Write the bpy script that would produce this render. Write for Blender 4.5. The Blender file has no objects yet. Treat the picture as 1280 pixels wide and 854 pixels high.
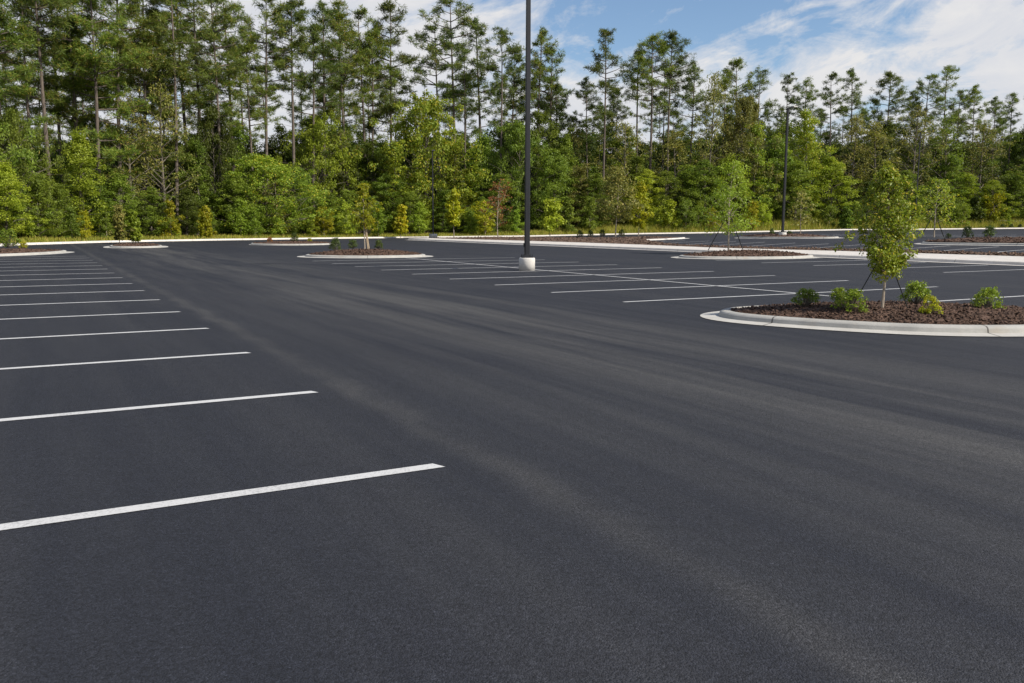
import bpy, math, random
import numpy as np
from mathutils import Matrix, Vector

RNG = np.random.default_rng(11)
random.seed(5)
R = math.radians
SC = bpy.context.scene
COL = SC.collection

# ------------------------------------------------------------------ camera frame
F, PITCH, ROLL, H, YAW = 1080.0, R(7.632), R(0.171), 1.492, R(-28.833)
cp, sp = math.cos(PITCH), math.sin(PITCH)
cr, sr = math.cos(ROLL), math.sin(ROLL)
FWD = np.array([0, cp, -sp]); UP0 = np.array([0, sp, cp]); RT0 = np.array([1.0, 0, 0])
RT = cr * RT0 + sr * UP0
UP = cr * UP0 - sr * RT0

def ray(px, py):
    return FWD + (px - 640) / F * RT - (py - 427) / F * UP

def at_depth(px, py, D):
    d = ray(px, py)
    return np.array([0, 0, H]) + d * (D / d[1])

def to_px(p):
    v = np.asarray(p, float) - np.array([0, 0, H])
    d = v @ FWD
    return 640 + F * (v @ RT) / d, 427 - F * (v @ UP) / d

sy, cy = math.sin(YAW), math.cos(YAW)
def ab(X, Y):
    return X * sy + Y * cy, X * cy - Y * sy
def xy(a, b):
    return a * sy + b * cy, a * cy - b * sy

# ------------------------------------------------------------------ terrain
KPX = [(-420, 331, None), (-150, 315.5, None), (15, 307, None), (130, 303.4, None), (200, 302, None), (280, 300.6, None),
       (420, 298.6, None), (500, 297.6, None), (540, 297.2, 103.5), (660, 296, 107), (800, 293, 112), (900, 291.5, 116),
       (1060, 287.8, 122), (1280, 286, 132), (1500, 285.5, 142)]
KP = []
KD = []
for x, y, D in KPX:
    d = ray(x, y)
    t = (-H / d[2]) if D is None else D / d[1]
    p = np.array([0, 0, H]) + d * t
    KP.append((*ab(p[0], p[1]), p[2])); KD.append((x, p[1]))
KP = np.array(KP); KD = np.array(KD)

ctrl = [(46, 48.5, .62), (30, 48, .62), (10, 48, .62), (60, 70, .85), (30, 70, 1.0), (5, 70, 1.0), (30, 110, 1.2), (0, 120, 1.2), (60, 110, 1.0)]
ctrl += [tuple(k) for k in KP if k[1] > 34]
for a_ in (-40, 0, 40, 80):
    for b_ in (10, 28, 34):
        ctrl.append((a_, b_, 0.0))
ctrl = np.array(ctrl)
def _ker(r):
    return r
_n = len(ctrl)
_A = np.zeros((_n + 3, _n + 3))
_d = np.hypot(ctrl[:, None, 0] - ctrl[None, :, 0], ctrl[:, None, 1] - ctrl[None, :, 1])
_A[:_n, :_n] = _ker(_d) 
_A[:_n, _n] = 1; _A[:_n, _n + 1:] = ctrl[:, :2]
_A[_n:, :_n] = _A[:_n, _n:].T
_w = np.linalg.solve(_A, np.concatenate([ctrl[:, 2], np.zeros(3)]))
def sstep(e0, e1, x):
    t = np.clip((x - e0) / (e1 - e0), 0, 1)
    return t * t * (3 - 2 * t)
def lot_h(a, b):
    a = np.asarray(a, float); b = np.asarray(b, float)
    aa = np.clip(a, -40, 135); bb = np.clip(b, -60, 190)
    r = np.hypot(aa[..., None] - ctrl[:, 0], bb[..., None] - ctrl[:, 1])
    z = _ker(r) @ _w[:_n] + _w[_n] + _w[_n + 1] * aa + _w[_n + 2] * bb
    return np.clip(z, 0, 1.6) * sstep(33.8, 40, bb)
def kerb_a(b):
    return np.interp(b, KP[:, 1], KP[:, 0])
def bank(a, b):
    s = np.asarray(a, float) - kerb_a(b)
    return sstep(0.3, 16, s) * (0.35 + 1.7 * sstep(60, 120, np.asarray(b, float)))
def gh(a, b):
    return float(lot_h(a, b) + bank(a, b))
def gz(X, Y):
    return gh(*ab(X, Y))
def ground(px, py, dz=0.0):
    d = ray(px, py); p = np.array([0, 0, H]); t = (H - dz) / max(1e-3, -d[2]) if d[2] < 0 else 100.0
    lo, hi = 1.0, 260.0
    # march until below the terrain
    prev = 2.0
    for s in np.linspace(2, 240, 800):
        q = p + d * s
        if q[2] - dz <= gz(q[0], q[1]):
            lo, hi = prev, s
            break
        prev = s
    for _ in range(30):
        m = .5 * (lo + hi); q = p + d * m
        if q[2] - dz <= gz(q[0], q[1]): hi = m
        else: lo = m
    q = p + d * hi
    return np.array([q[0], q[1], gz(q[0], q[1])])
def kerb_depth(px):
    return float(np.interp(px, KD[:, 0], KD[:, 1]))

# ------------------------------------------------------------------ helpers
def link(o, parent=None):
    COL.objects.link(o)
    if parent is not None: o.parent = parent
    return o

class MB:
    def __init__(s): s.v = []; s.f = []; s.uv = {}; s.n = 0
    def add(s, verts, faces, uvs=None):
        b = s.n
        s.v.extend([tuple(map(float, q)) for q in verts]); s.n += len(verts)
        for i, fc in enumerate(faces): s.f.append(tuple(b + k for k in fc))
        if uvs is not None:
            for i, u in enumerate(uvs): s.uv[b + i] = u
    def box(s, c, size, rz=0.0, taper=1.0):
        x, y, z = size[0] / 2, size[1] / 2, size[2] / 2
        vs = []
        for dz, t in ((-z, 1), (z, taper)):
            for dx, dy in ((-x, -y), (x, -y), (x, y), (-x, y)):
                px, py = dx * t, dy * t
                vs.append((c[0] + px * math.cos(rz) - py * math.sin(rz), c[1] + px * math.sin(rz) + py * math.cos(rz), c[2] + dz))
        s.add(vs, [(3, 2, 1, 0), (4, 5, 6, 7), (0, 1, 5, 4), (1, 2, 6, 5), (2, 3, 7, 6), (3, 0, 4, 7)])
    def tube(s, pts, radii, n=6, cap=True):
        pts = [Vector(p) for p in pts]
        vs = []; fs = []
        for i, p in enumerate(pts):
            t = (pts[min(i + 1, len(pts) - 1)] - pts[max(i - 1, 0)]).normalized()
            ref = Vector((0, 1, 0)) if abs(t.y) < .9 else Vector((1, 0, 0))
            u = t.cross(ref).normalized(); w = t.cross(u)
            for k in range(n):
                an = 2 * math.pi * k / n
                vs.append(p + (u * math.cos(an) + w * math.sin(an)) * radii[i])
        for i in range(len(pts) - 1):
            for k in range(n):
                a_, b_ = i * n + k, i * n + (k + 1) % n
                fs.append((a_, a_ + n, b_ + n, b_))
        if cap:
            fs.append(tuple(range(n))); fs.append(tuple(reversed(range((len(pts) - 1) * n, len(pts) * n))))
        s.add(vs, fs)
    def lathe(s, prof, n=28, c=(0, 0, 0)):
        vs = []; fs = []
        for r, z in prof:
            for k in range(n):
                an = 2 * math.pi * k / n
                vs.append((c[0] + r * math.cos(an), c[1] + r * math.sin(an), c[2] + z))
        for i in range(len(prof) - 1):
            for k in range(n):
                a_, b_ = i * n + k, i * n + (k + 1) % n
                fs.append((a_, b_, b_ + n, a_ + n))
        fs.append(tuple(reversed(range(n)))); fs.append(tuple(range((len(prof) - 1) * n, len(prof) * n)))
        s.add(vs, fs)
    def mesh(s, name, mat, smooth=False):
        me = bpy.data.meshes.new(name); me.from_pydata(s.v, [], s.f)
        if s.uv:
            ul = me.uv_layers.new(name='UVMap')
            for lp in me.loops: ul.data[lp.index].uv = s.uv.get(lp.vertex_index, (0, 0))
        if mat: me.materials.append(mat)
        if smooth: me.polygons.foreach_set('use_smooth', [True] * len(me.polygons))
        me.update(); return me
    def build(s, name, mat, parent=None, smooth=False):
        return link(bpy.data.objects.new(name, s.mesh(name, mat, smooth)), parent)

def np_mesh(name, V, Fc, mat):
    me = bpy.data.meshes.new(name)
    k = Fc.shape[1]
    me.vertices.add(len(V)); me.vertices.foreach_set('co', V.astype(np.float32).ravel())
    me.loops.add(Fc.size); me.loops.foreach_set('vertex_index', Fc.astype(np.int32).ravel())
    me.polygons.add(len(Fc)); me.polygons.foreach_set('loop_start', np.arange(0, Fc.size, k, dtype=np.int32))
    try: me.polygons.foreach_set('loop_total', np.full(len(Fc), k, dtype=np.int32))
    except Exception: pass
    if mat: me.materials.append(mat)
    me.update(calc_edges=True); me.validate()
    return me

def leaves(C, axis, nrm, L, W, fold=.15):
    """folded diamond leaves -> V, F"""
    n = len(C)
    axis = axis / np.linalg.norm(axis, axis=1, keepdims=True)
    side = np.cross(axis, nrm); side /= np.linalg.norm(side, axis=1, keepdims=True) + 1e-9
    nn = np.cross(side, axis)
    L = np.broadcast_to(np.asarray(L, float), (n,))[:, None]; W = np.broadcast_to(np.asarray(W, float), (n,))[:, None]
    b = C - axis * L * .5; t = C + axis * L * .5
    m = C - axis * L * .06
    l = m + side * W * .5 + nn * W * fold; r = m - side * W * .5 + nn * W * fold
    V = np.stack([b, r, t, l], 1).reshape(-1, 3)
    i = np.arange(n)[:, None] * 4
    Fc = np.concatenate([i + np.array([[0, 1, 2]]), i + np.array([[0, 2, 3]])], 1).reshape(-1, 3)
    return V, Fc

def rdir(n, rng):
    v = rng.normal(size=(n, 3)); return v / np.linalg.norm(v, axis=1, keepdims=True)

def tag(o, label, cat, group=None, kind=None):
    o['label'] = label; o['category'] = cat
    if group: o['group'] = group
    if kind: o['kind'] = kind
    return o
def empty(name, loc=(0, 0, 0), rz=0.0):
    o = bpy.data.objects.new(name, None); o.empty_display_size = .3
    o.location = loc; o.rotation_euler = (0, 0, rz); return link(o)
def dup(root, name=None):
    r = root.copy(); COL.objects.link(r)
    for k in ('group', 'label'):
        if k in r: del r[k]
    for ch in list(root.children):
        c = ch.copy(); COL.objects.link(c); c.parent = r
        for g in ch.children:
            d = g.copy(); COL.objects.link(d); d.parent = c
    return r

# ------------------------------------------------------------------ materials
def new_mat(name):
    m = bpy.data.materials.new(name); m.use_nodes = True
    nt = m.node_tree; nt.nodes.clear()
    return m, nt, nt.nodes.new
def N(nt, typ, **kw):
    n = nt.nodes.new(typ)
    for k, v in kw.items():
        if k == 'ins':
            for kk, vv in v.items(): n.inputs[kk].default_value = vv
        else: setattr(n, k, v)
    return n
def math_n(nt, op, a, b=None, c=None):
    n = nt.nodes.new('ShaderNodeMath'); n.operation = op
    for i, q in enumerate((a, b, c)):
        if q is None: continue
        if hasattr(q, 'is_output') or hasattr(q, 'links'): nt.links.new(q, n.inputs[i])
        else: n.inputs[i].default_value = q
    return n.outputs[0]
def mixc(nt, fac, a, b, blend='MIX'):
    n = nt.nodes.new('ShaderNodeMix'); n.data_type = 'RGBA'; n.blend_type = blend
    for idx, q in ((0, fac), (6, a), (7, b)):
        if hasattr(q, 'links'): nt.links.new(q, n.inputs[idx])
        elif idx == 0: n.inputs[0].default_value = q
        else: n.inputs[idx].default_value = (*q, 1) if len(q) == 3 else q
    return n.outputs[2]
def ramp(nt, fac, stops):
    n = nt.nodes.new('ShaderNodeValToRGB')
    el = n.color_ramp.elements
    while len(el) < len(stops): el.new(.5)
    for e, (p, c) in zip(el, stops):
        e.position = p; e.color = (c, c, c, 1) if not isinstance(c, tuple) else (*c, 1)
    nt.links.new(fac, n.inputs[0]); return n.outputs[0]
def noise(nt, vec, scale, detail=4, rough=.55, dist=0.0):
    n = nt.nodes.new('ShaderNodeTexNoise'); n.inputs['Scale'].default_value = scale
    n.inputs['Detail'].default_value = detail; n.inputs['Roughness'].default_value = rough; n.inputs['Distortion'].default_value = dist
    if vec is not None: nt.links.new(vec, n.inputs['Vector'])
    return n.outputs['Fac']
def finish(nt, bsdf):
    o = nt.nodes.new('ShaderNodeOutputMaterial'); nt.links.new(bsdf, o.inputs[0])
def pos(nt):
    return nt.nodes.new('ShaderNodeNewGeometry').outputs['Position']
def objc(nt):
    return nt.nodes.new('ShaderNodeTexCoord').outputs['Object']

def mat_asphalt():
    m, nt, _ = new_mat('asphalt')
    p = pos(nt)
    mp = N(nt, 'ShaderNodeMapping'); mp.inputs['Rotation'].default_value = (0, 0, YAW)
    nt.links.new(p, mp.inputs[0])
    sx = nt.nodes.new('ShaderNodeSeparateXYZ'); nt.links.new(mp.outputs[0], sx.inputs[0])
    b, a = sx.outputs[0], sx.outputs[1]
    # wheel paths wander a little
    wv = N(nt, 'ShaderNodeCombineXYZ'); nt.links.new(math_n(nt, 'MULTIPLY', a, .05), wv.inputs[0]); nt.links.new(math_n(nt, 'MULTIPLY', b, .05), wv.inputs[1])
    wob = math_n(nt, 'MULTIPLY', math_n(nt, 'SUBTRACT', noise(nt, wv.outputs[0], 1.0, 2), .5), 1.1)
    bw = math_n(nt, 'ADD', b, wob)
    sv = N(nt, 'ShaderNodeCombineXYZ'); nt.links.new(math_n(nt, 'MULTIPLY', bw, 1.05), sv.inputs[0]); nt.links.new(math_n(nt, 'MULTIPLY', a, .045), sv.inputs[1])
    streak = noise(nt, sv.outputs[0], 1.0, 5, .6)
    sv2 = N(nt, 'ShaderNodeCombineXYZ'); nt.links.new(math_n(nt, 'MULTIPLY', bw, 3.2), sv2.inputs[0]); nt.links.new(math_n(nt, 'MULTIPLY', a, .25), sv2.inputs[1])
    streak2 = noise(nt, sv2.outputs[0], 1.0, 4, .6)
    patch = noise(nt, p, .22, 5, .6)
    # dust drift along the ends of the bays (b about 2.6), with a blurred ragged edge
    rag = math_n(nt, 'MULTIPLY', math_n(nt, 'SUBTRACT', noise(nt, p, 1.1, 4), .5), .38)
    dd = math_n(nt, 'DIVIDE', math_n(nt, 'SUBTRACT', math_n(nt, 'ADD', b, rag), 2.46), .14)
    dust = math_n(nt, 'POWER', 2.718, math_n(nt, 'MULTIPLY', math_n(nt, 'MULTIPLY', dd, dd), -1.0))
    dust = math_n(nt, 'MULTIPLY', dust, ramp(nt, noise(nt, p, .5, 3), [(.35, 0.35), (.6, 1.0)]))
    d3 = math_n(nt, 'DIVIDE', math_n(nt, 'SUBTRACT', bw, 6.1), 2.0)
    aisle = math_n(nt, 'POWER', 2.718, math_n(nt, 'MULTIPLY', math_n(nt, 'MULTIPLY', d3, d3), -1.0))
    f = math_n(nt, 'MULTIPLY', ramp(nt, streak, [(.42, 0.0), (.60, 1.0)]), .64)
    f = math_n(nt, 'ADD', f, math_n(nt, 'MULTIPLY', ramp(nt, streak2, [(.38, 0.0), (.66, 1.0)]), .30))
    f = math_n(nt, 'MULTIPLY', f, math_n(nt, 'MULTIPLY_ADD', aisle, 1.0, .25))
    f = math_n(nt, 'ADD', f, math_n(nt, 'MULTIPLY', dust, .62))
    f = math_n(nt, 'ADD', f, math_n(nt, 'MULTIPLY', math_n(nt, 'SUBTRACT', patch, .5), .32))
    base = mixc(nt, f, (.0180, .0200, .0275), (.062, .0615, .062))
    # aggregate: stones and binder
    vo = N(nt, 'ShaderNodeTexVoronoi'); vo.inputs['Scale'].default_value = 150; nt.links.new(p, vo.inputs['Vector'])
    stone = ramp(nt, vo.outputs['Color'], [(.0, .30), (.5, .95), (.85, 1.4), (.98, 2.2)])
    gr = ramp(nt, noise(nt, p, 48, 6, .8), [(.32, .35), (.68, 1.65)])
    base = mixc(nt, .8, base, stone, 'MULTIPLY')
    base = mixc(nt, .9, base, gr, 'MULTIPLY')
    mid = ramp(nt, noise(nt, p, 9, 5, .7), [(.3, .82), (.7, 1.18)])
    base = mixc(nt, .8, base, mid, 'MULTIPLY')
    bs = N(nt, 'ShaderNodeBsdfPrincipled', ins={'Roughness': .8, 'Specular IOR Level': .28})
    nt.links.new(base, bs.inputs['Base Color'])
    nt.links.new(ramp(nt, streak2, [(.3, .84), (.7, .74)]), bs.inputs['Roughness'])
    bp = N(nt, 'ShaderNodeBump', ins={'Strength': .7, 'Distance': .006})
    hgt = math_n(nt, 'ADD', math_n(nt, 'MULTIPLY', vo.outputs['Distance'], -1.0), math_n(nt, 'MULTIPLY', noise(nt, p, 60, 4, .7), 1.2))
    nt.links.new(hgt, bp.inputs['Height']); nt.links.new(bp.outputs[0], bs.inputs['Normal'])
    finish(nt, bs.outputs[0]); return m

def mat_paint():
    m, nt, _ = new_mat('road_paint')
    p = pos(nt)
    w = noise(nt, p, 55, 6, .8); w2 = noise(nt, p, 1.7, 4)
    worn = ramp(nt, math_n(nt, 'ADD', w, math_n(nt, 'MULTIPLY', w2, .35)), [(.50, .75), (.66, .0)])
    c = mixc(nt, worn, mixc(nt, noise(nt, p, 6, 4), (.46, .46, .46), (.60, .60, .595)), (.20, .20, .205))
    bs = N(nt, 'ShaderNodeBsdfPrincipled', ins={'Roughness': .6, 'Specular IOR Level': .4})
    nt.links.new(c, bs.inputs['Base Color'])
    bp = N(nt, 'ShaderNodeBump', ins={'Strength': .4, 'Distance': .004}); nt.links.new(noise(nt, p, 80, 3), bp.inputs['Height']); nt.links.new(bp.outputs[0], bs.inputs['Normal'])
    finish(nt, bs.outputs[0]); return m

def mat_concrete(name, c1, c2, joints=True, stain=(.36, .30, .23)):
    m, nt, _ = new_mat(name)
    p = pos(nt)
    c = mixc(nt, ramp(nt, noise(nt, p, 2.2, 6, .65), [(.3, 0.0), (.7, 1.0)]), c1, c2)
    c = mixc(nt, .5, c, ramp(nt, noise(nt, p, 45, 5, .7), [(.3, .8), (.7, 1.1)]), 'MULTIPLY')
    st = ramp(nt, noise(nt, p, 1.8, 6, .7), [(.54, 0.0), (.74, .6)])
    c = mixc(nt, st, c, stain)
    if joints:
        uv = nt.nodes.new('ShaderNodeUVMap'); s = nt.nodes.new('ShaderNodeSeparateXYZ'); nt.links.new(uv.outputs[0], s.inputs[0])
        pp = math_n(nt, 'PINGPONG', s.outputs[0], 1.5)
        j = math_n(nt, 'LESS_THAN', pp, .012)
        c = mixc(nt, math_n(nt, 'MULTIPLY', j, .85), c, (.06, .055, .05))
    bs = N(nt, 'ShaderNodeBsdfPrincipled', ins={'Roughness': .85, 'Specular IOR Level': .3})
    nt.links.new(c, bs.inputs['Base Color'])
    bp = N(nt, 'ShaderNodeBump', ins={'Strength': .35, 'Distance': .01}); nt.links.new(noise(nt, p, 30, 6, .7), bp.inputs['Height']); nt.links.new(bp.outputs[0], bs.inputs['Normal'])
    finish(nt, bs.outputs[0]); return m

def mat_simple(name, c1, c2, scale, rough=.8, spec=.3, metallic=0.0, island=False, bump=.0, coords='obj', detail=5, aniso=None):
    m, nt, _ = new_mat(name)
    p = objc(nt) if coords == 'obj' else pos(nt)
    if aniso:
        mp = N(nt, 'ShaderNodeMapping'); mp.inputs['Scale'].default_value = aniso; nt.links.new(p, mp.inputs[0]); p = mp.outputs[0]
    fac = ramp(nt, noise(nt, p, scale, detail, .65), [(.3, 0.0), (.7, 1.0)])
    if island:
        g = nt.nodes.new('ShaderNodeNewGeometry')
        fac = math_n(nt, 'MULTIPLY_ADD', fac, .35, math_n(nt, 'MULTIPLY', g.outputs['Random Per Island'], .65))
    c = mixc(nt, fac, c1, c2)
    bs = N(nt, 'ShaderNodeBsdfPrincipled', ins={'Roughness': rough, 'Specular IOR Level': spec, 'Metallic': metallic})
    nt.links.new(c, bs.inputs['Base Color'])
    if bump:
        bp = N(nt, 'ShaderNodeBump', ins={'Strength': .6, 'Distance': bump}); nt.links.new(noise(nt, p, scale * 2, 5, .7), bp.inputs['Height']); nt.links.new(bp.outputs[0], bs.inputs['Normal'])
    finish(nt, bs.outputs[0]); return m

def mat_leaf(name, c1, c2, c3=None, trans=.42, rough=.5, gain=1.0):
    g_ = (1.95 * gain, 1.70 * gain, 1.35 * gain)
    c1 = tuple(p * q for p, q in zip(c1, g_)); c2 = tuple(p * q for p, q in zip(c2, g_)); c3 = tuple(p * q for p, q in zip(c3, g_)) if c3 else None
    m, nt, _ = new_mat(name)
    g = nt.nodes.new('ShaderNodeNewGeometry'); oi = nt.nodes.new('ShaderNodeObjectInfo')
    ri = g.outputs['Random Per Island']
    cl = ramp(nt, noise(nt, g.outputs['Position'], .55, 3), [(.32, 0.0), (.68, 1.0)])
    f = math_n(nt, 'ADD', math_n(nt, 'MULTIPLY', ri, .55), math_n(nt, 'MULTIPLY', cl, .45))
    c = mixc(nt, f, c1, c2)
    if c3:
        sel = math_n(nt, 'GREATER_THAN', math_n(nt, 'FRACT', math_n(nt, 'MULTIPLY', ri, 37.3)), .9)
        c = mixc(nt, sel, c, c3)
    hs = N(nt, 'ShaderNodeHueSaturation')
    nt.links.new(c, hs.inputs['Color'])
    nt.links.new(math_n(nt, 'MULTIPLY_ADD', oi.outputs['Random'], .022, .489), hs.inputs['Hue'])
    nt.links.new(math_n(nt, 'MULTIPLY_ADD', math_n(nt, 'FRACT', math_n(nt, 'MULTIPLY', oi.outputs['Random'], 7.7)), .5, .75), hs.inputs['Value'])
    bs = N(nt, 'ShaderNodeBsdfPrincipled', ins={'Roughness': rough, 'Specular IOR Level': .3})
    nt.links.new(hs.outputs[0], bs.inputs['Base Color'])
    tr = nt.nodes.new('ShaderNodeBsdfTranslucent')
    nt.links.new(mixc(nt, .6, hs.outputs[0], (1.0, 1.0, .35), 'MULTIPLY'), tr.inputs[0])
    mx = nt.nodes.new('ShaderNodeMixShader'); mx.inputs[0].default_value = trans
    nt.links.new(bs.outputs[0], mx.inputs[1]); nt.links.new(tr.outputs[0], mx.inputs[2])
    finish(nt, mx.outputs[0]); return m

M = {}
M['asphalt'] = mat_asphalt()
M['paint'] = mat_paint()
M['kerb'] = mat_concrete('kerb_concrete', (.31, .305, .285), (.43, .42, .39))
M['walk'] = mat_concrete('walk_concrete', (.52, .49, .45), (.62, .59, .55), stain=(.46, .41, .35))
M['gutter'] = mat_concrete('gutter_concrete', (.40, .385, .355), (.50, .485, .45), stain=(.36, .32, .27))
M['base'] = mat_concrete('base_concrete', (.52, .50, .46), (.64, .62, .58), joints=False)
M['mulch'] = mat_simple('mulch', (.026, .017, .013), (.140, .086, .062), 30, .9, .2, island=True, bump=.02, coords='pos')
M['mulch_far'] = mat_simple('mulch_dry', (.06, .042, .034), (.17, .115, .085), 6, .95, .1, island=True, bump=.02, coords='pos')
M['ground'] = mat_simple('forest_floor', (.030, .024, .014), (.085, .070, .035), .8, .95, .1, bump=.05, coords='pos')
M['grass'] = mat_leaf('grass_blades', (.100, .150, .022), (.24, .245, .050), (.34, .29, .11), .35, .6, 1.2)
M['blackmetal'] = mat_simple('black_painted_metal', (.010, .011, .014), (.018, .019, .022), 12, .42, .5, coords='pos', aniso=(1, 1, .1))
M['greymetal'] = mat_simple('galvanised_metal', (.30, .32, .34), (.45, .47, .49), 5, .45, .5, metallic=.6)
M['lens'] = mat_simple('lamp_lens', (.55, .55, .52), (.65, .65, .62), 9, .2, .5)
M['bark_pine'] = mat_simple('pine_bark', (.070, .058, .050), (.20, .165, .138), 3.2, .95, .1, bump=.03, aniso=(6, 6, 1))
M['bark_grey'] = mat_simple('grey_bark', (.075, .065, .052), (.21, .185, .15), 3, .95, .1, bump=.02, aniso=(6, 6, 1))
M['bark_pale'] = mat_simple('pale_bark', (.24, .20, .155), (.42, .36, .29), 9, .9, .2, bump=.004, aniso=(4, 4, 1))
M['strap'] = mat_simple('guy_strap', (.012, .014, .013), (.025, .028, .024), 20, .7, .3)
M['stake'] = mat_simple('wood_stake', (.34, .26, .17), (.50, .40, .28), 12, .85, .2, aniso=(6, 6, 1))
M['ribbon'] = mat_simple('pink_ribbon', (.75, .16, .20), (.85, .25, .28), 9, .6, .3)
LEAF = {
    'mid': mat_leaf('leaf_mid', (.028, .054, .009), (.092, .134, .020), gain=1.55),
    'dark': mat_leaf('leaf_dark', (.024, .046, .009), (.070, .100, .018)),
    'lime': mat_leaf('leaf_lime', (.066, .110, .010), (.148, .190, .022), gain=1.55),
    'yellow': mat_leaf('leaf_yellow', (.052, .090, .010), (.122, .166, .022), (.17, .17, .02), gain=1.45),
    'olive': mat_leaf('leaf_olive', (.056, .072, .020), (.120, .134, .042), (.15, .14, .05), gain=1.35),
    'gold': mat_leaf('leaf_gold', (.105, .142, .008), (.205, .222, .016), (.24, .22, .02), .45, gain=1.18),
    'sap': mat_leaf('leaf_sapling', (.048, .090, .010), (.118, .168, .020), gain=1.7),
    'rust': mat_leaf('leaf_rust', (.12, .060, .025), (.22, .115, .050), (.10, .10, .03)),
    'oak': mat_leaf('leaf_oak', (.044, .078, .010), (.120, .162, .020), (.17, .17, .03), .40, .42, gain=1.6),
    'boxwood': mat_leaf('leaf_boxwood', (.046, .086, .010), (.120, .175, .018), (.18, .22, .03), .35, .45, gain=1.15),
    'boxdark': mat_leaf('leaf_boxdark', (.022, .045, .010), (.055, .085, .018), None, .25, .4),
    'pine': mat_leaf('pine_needles', (.026, .052, .013), (.078, .116, .024), (.12, .12, .03), .34, .5, 1.2),
    'pinelight': mat_leaf('pine_needles_light', (.038, .070, .013), (.098, .142, .024), (.15, .13, .035), .35, .5, 1.15),
}

# ------------------------------------------------------------------ ground sheets
def grid_surface(name, As, fa, Bs, zf, mat, dz=0.0, label=None):
    """As: rows (values 0..1 or metres), fa(row, b) -> a"""
    V = []; nb = len(Bs); na = len(As)
    A2 = np.array([[fa(s, b) for b in Bs] for s in As]); B2 = np.tile(np.array(Bs, float), (na, 1))
    Z = zf(A2, B2) + dz
    X, Y = xy(A2, B2)
    V = np.stack([X, Y, Z], -1).reshape(-1, 3)
    i, j = np.meshgrid(np.arange(na - 1), np.arange(nb - 1), indexing='ij')
    k = (i * nb + j).ravel()
    Fc = np.stack([k, k + 1, k + nb + 1, k + nb], 1)
    # rows run along +a, columns along +b: (a,b)->(X,Y) keeps orientation with this winding flipped
    Fc = Fc[:, ::-1] if True else Fc
    me = np_mesh(name, V, Fc, mat); me.polygons.foreach_set('use_smooth', [True] * len(me.polygons))
    bm_up = me.polygons[0].normal.z
    if bm_up < 0: me.flip_normals()
    o = link(bpy.data.objects.new(name, me))
    return o

bs_lot = np.concatenate([np.linspace(-75, 33, 40), np.arange(33.5, 66, 1.0), np.arange(67, 200, 3.5)])
def lot_rows(s, b): return -60 + s * (kerb_a(b) + 60.05)
lot = grid_surface('parking_lot', np.linspace(0, 1, 130), lot_rows, bs_lot, lambda a, b: lot_h(a, b), M['asphalt'])
tag(lot, 'dark asphalt parking lot surface with pale tyre swept bands', 'asphalt', kind='structure')

gs = np.concatenate([[-1500, -500, -120], np.arange(-6, 40, 2.0), np.arange(44, 120, 8), [160, 260, 500, 1200, 2500]])
gb = np.concatenate([[-2500, -1000, -400, -160], np.arange(-80, 200, 5.0), [240, 320, 600, 1200, 2500]])
def gfun(a, b):
    s = a - kerb_a(b)
    return lot_h(a, b) + bank(a, b) - .12 * (1 - sstep(-.2, .6, s)) - .35 * (1 - sstep(-8, -3, s)) - 1.2*(1-sstep(-130,-70,s))
grd = grid_surface('ground', gs, lambda s, b: kerb_a(b) + s, gb, gfun, M['ground'])
tag(grd, 'leaf littered ground running back under the woods', 'ground', kind='structure')

# ------------------------------------------------------------------ kerbs
def sweep(name, pts, profile, mat, parent=None, closed=False, zf=None, out=None):
    """pts: list of (x,y) ; profile: list of (offset to the left of travel, dz)"""
    P = np.array(pts, float); n = len(P)
    if closed:
        T = np.roll(P, -1, 0) - np.roll(P, 1, 0)
    else:
        T = np.gradient(P, axis=0)
    T /= np.linalg.norm(T, axis=1, keepdims=True)
    Nn = np.stack([-T[:, 1], T[:, 0]], 1)
    seg = np.linalg.norm(np.diff(P, axis=0), axis=1); arc = np.concatenate([[0], np.cumsum(seg)])
    mb = MB(); vs = []; uv = []; fs = []
    m = len(profile)
    rows = n + 1 if closed else n
    for i in range(rows):
        ii = i % n
        ar = arc[ii] if i < n else arc[-1] + np.linalg.norm(P[0] - P[-1])
        for k, (o, dz) in enumerate(profile):
            q = P[ii] + Nn[ii] * (o if not callable(o) else o(ii))
            vs.append((q[0], q[1], (zf(q[0], q[1]) if zf else 0) + dz)); uv.append((ar, k * .1))
    for i in range(rows - 1):
        for k in range(m - 1):
            a_ = i * m + k; fs.append((a_, a_ + m, a_ + m + 1, a_ + 1))
    mb.add(vs, fs, uv)
    o = mb.build(name, mat, parent)
    me = o.data
    if sum(p.normal.z for p in me.polygons) < 0: me.flip_normals()
    return o

def smooth_line(pts, n):
    P = np.array(pts, float)
    d = np.concatenate([[0], np.cumsum(np.linalg.norm(np.diff(P, axis=0), axis=1))])
    t = np.linspace(0, d[-1], n)
    Q = np.stack([np.interp(t, d, P[:, i]) for i in range(P.shape[1])], 1)
    for _ in range(6):
        Q[1:-1] = .25 * Q[:-2] + .5 * Q[1:-1] + .25 * Q[2:]
    return Q

def lz(X, Y):
    return float(lot_h(*ab(X, Y)))
# kerb along the far edge of the lot
bl = np.linspace(KP[0, 1], 175, 160)
far = [xy(kerb_a(b), b) for b in bl]
KPROF = [(-.42, .012), (-.02, .006), (.015, .125), (.05, .15), (.20, .15), (.22, .02)]
fk = empty('edge_kerb'); 
tag(fk, 'long pale concrete kerb and gutter along the grass verge below the woods', 'kerb')
sweep('gutter', far, [(-.45, .012), (-.02, .008)], M['walk'], fk, zf=lz)
sweep('kerb_stone', far, [(-.02, .008), (.015, .135), (.05, .16), (.24, .16), (.26, -.05)], M['walk'], fk, zf=lz)

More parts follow.
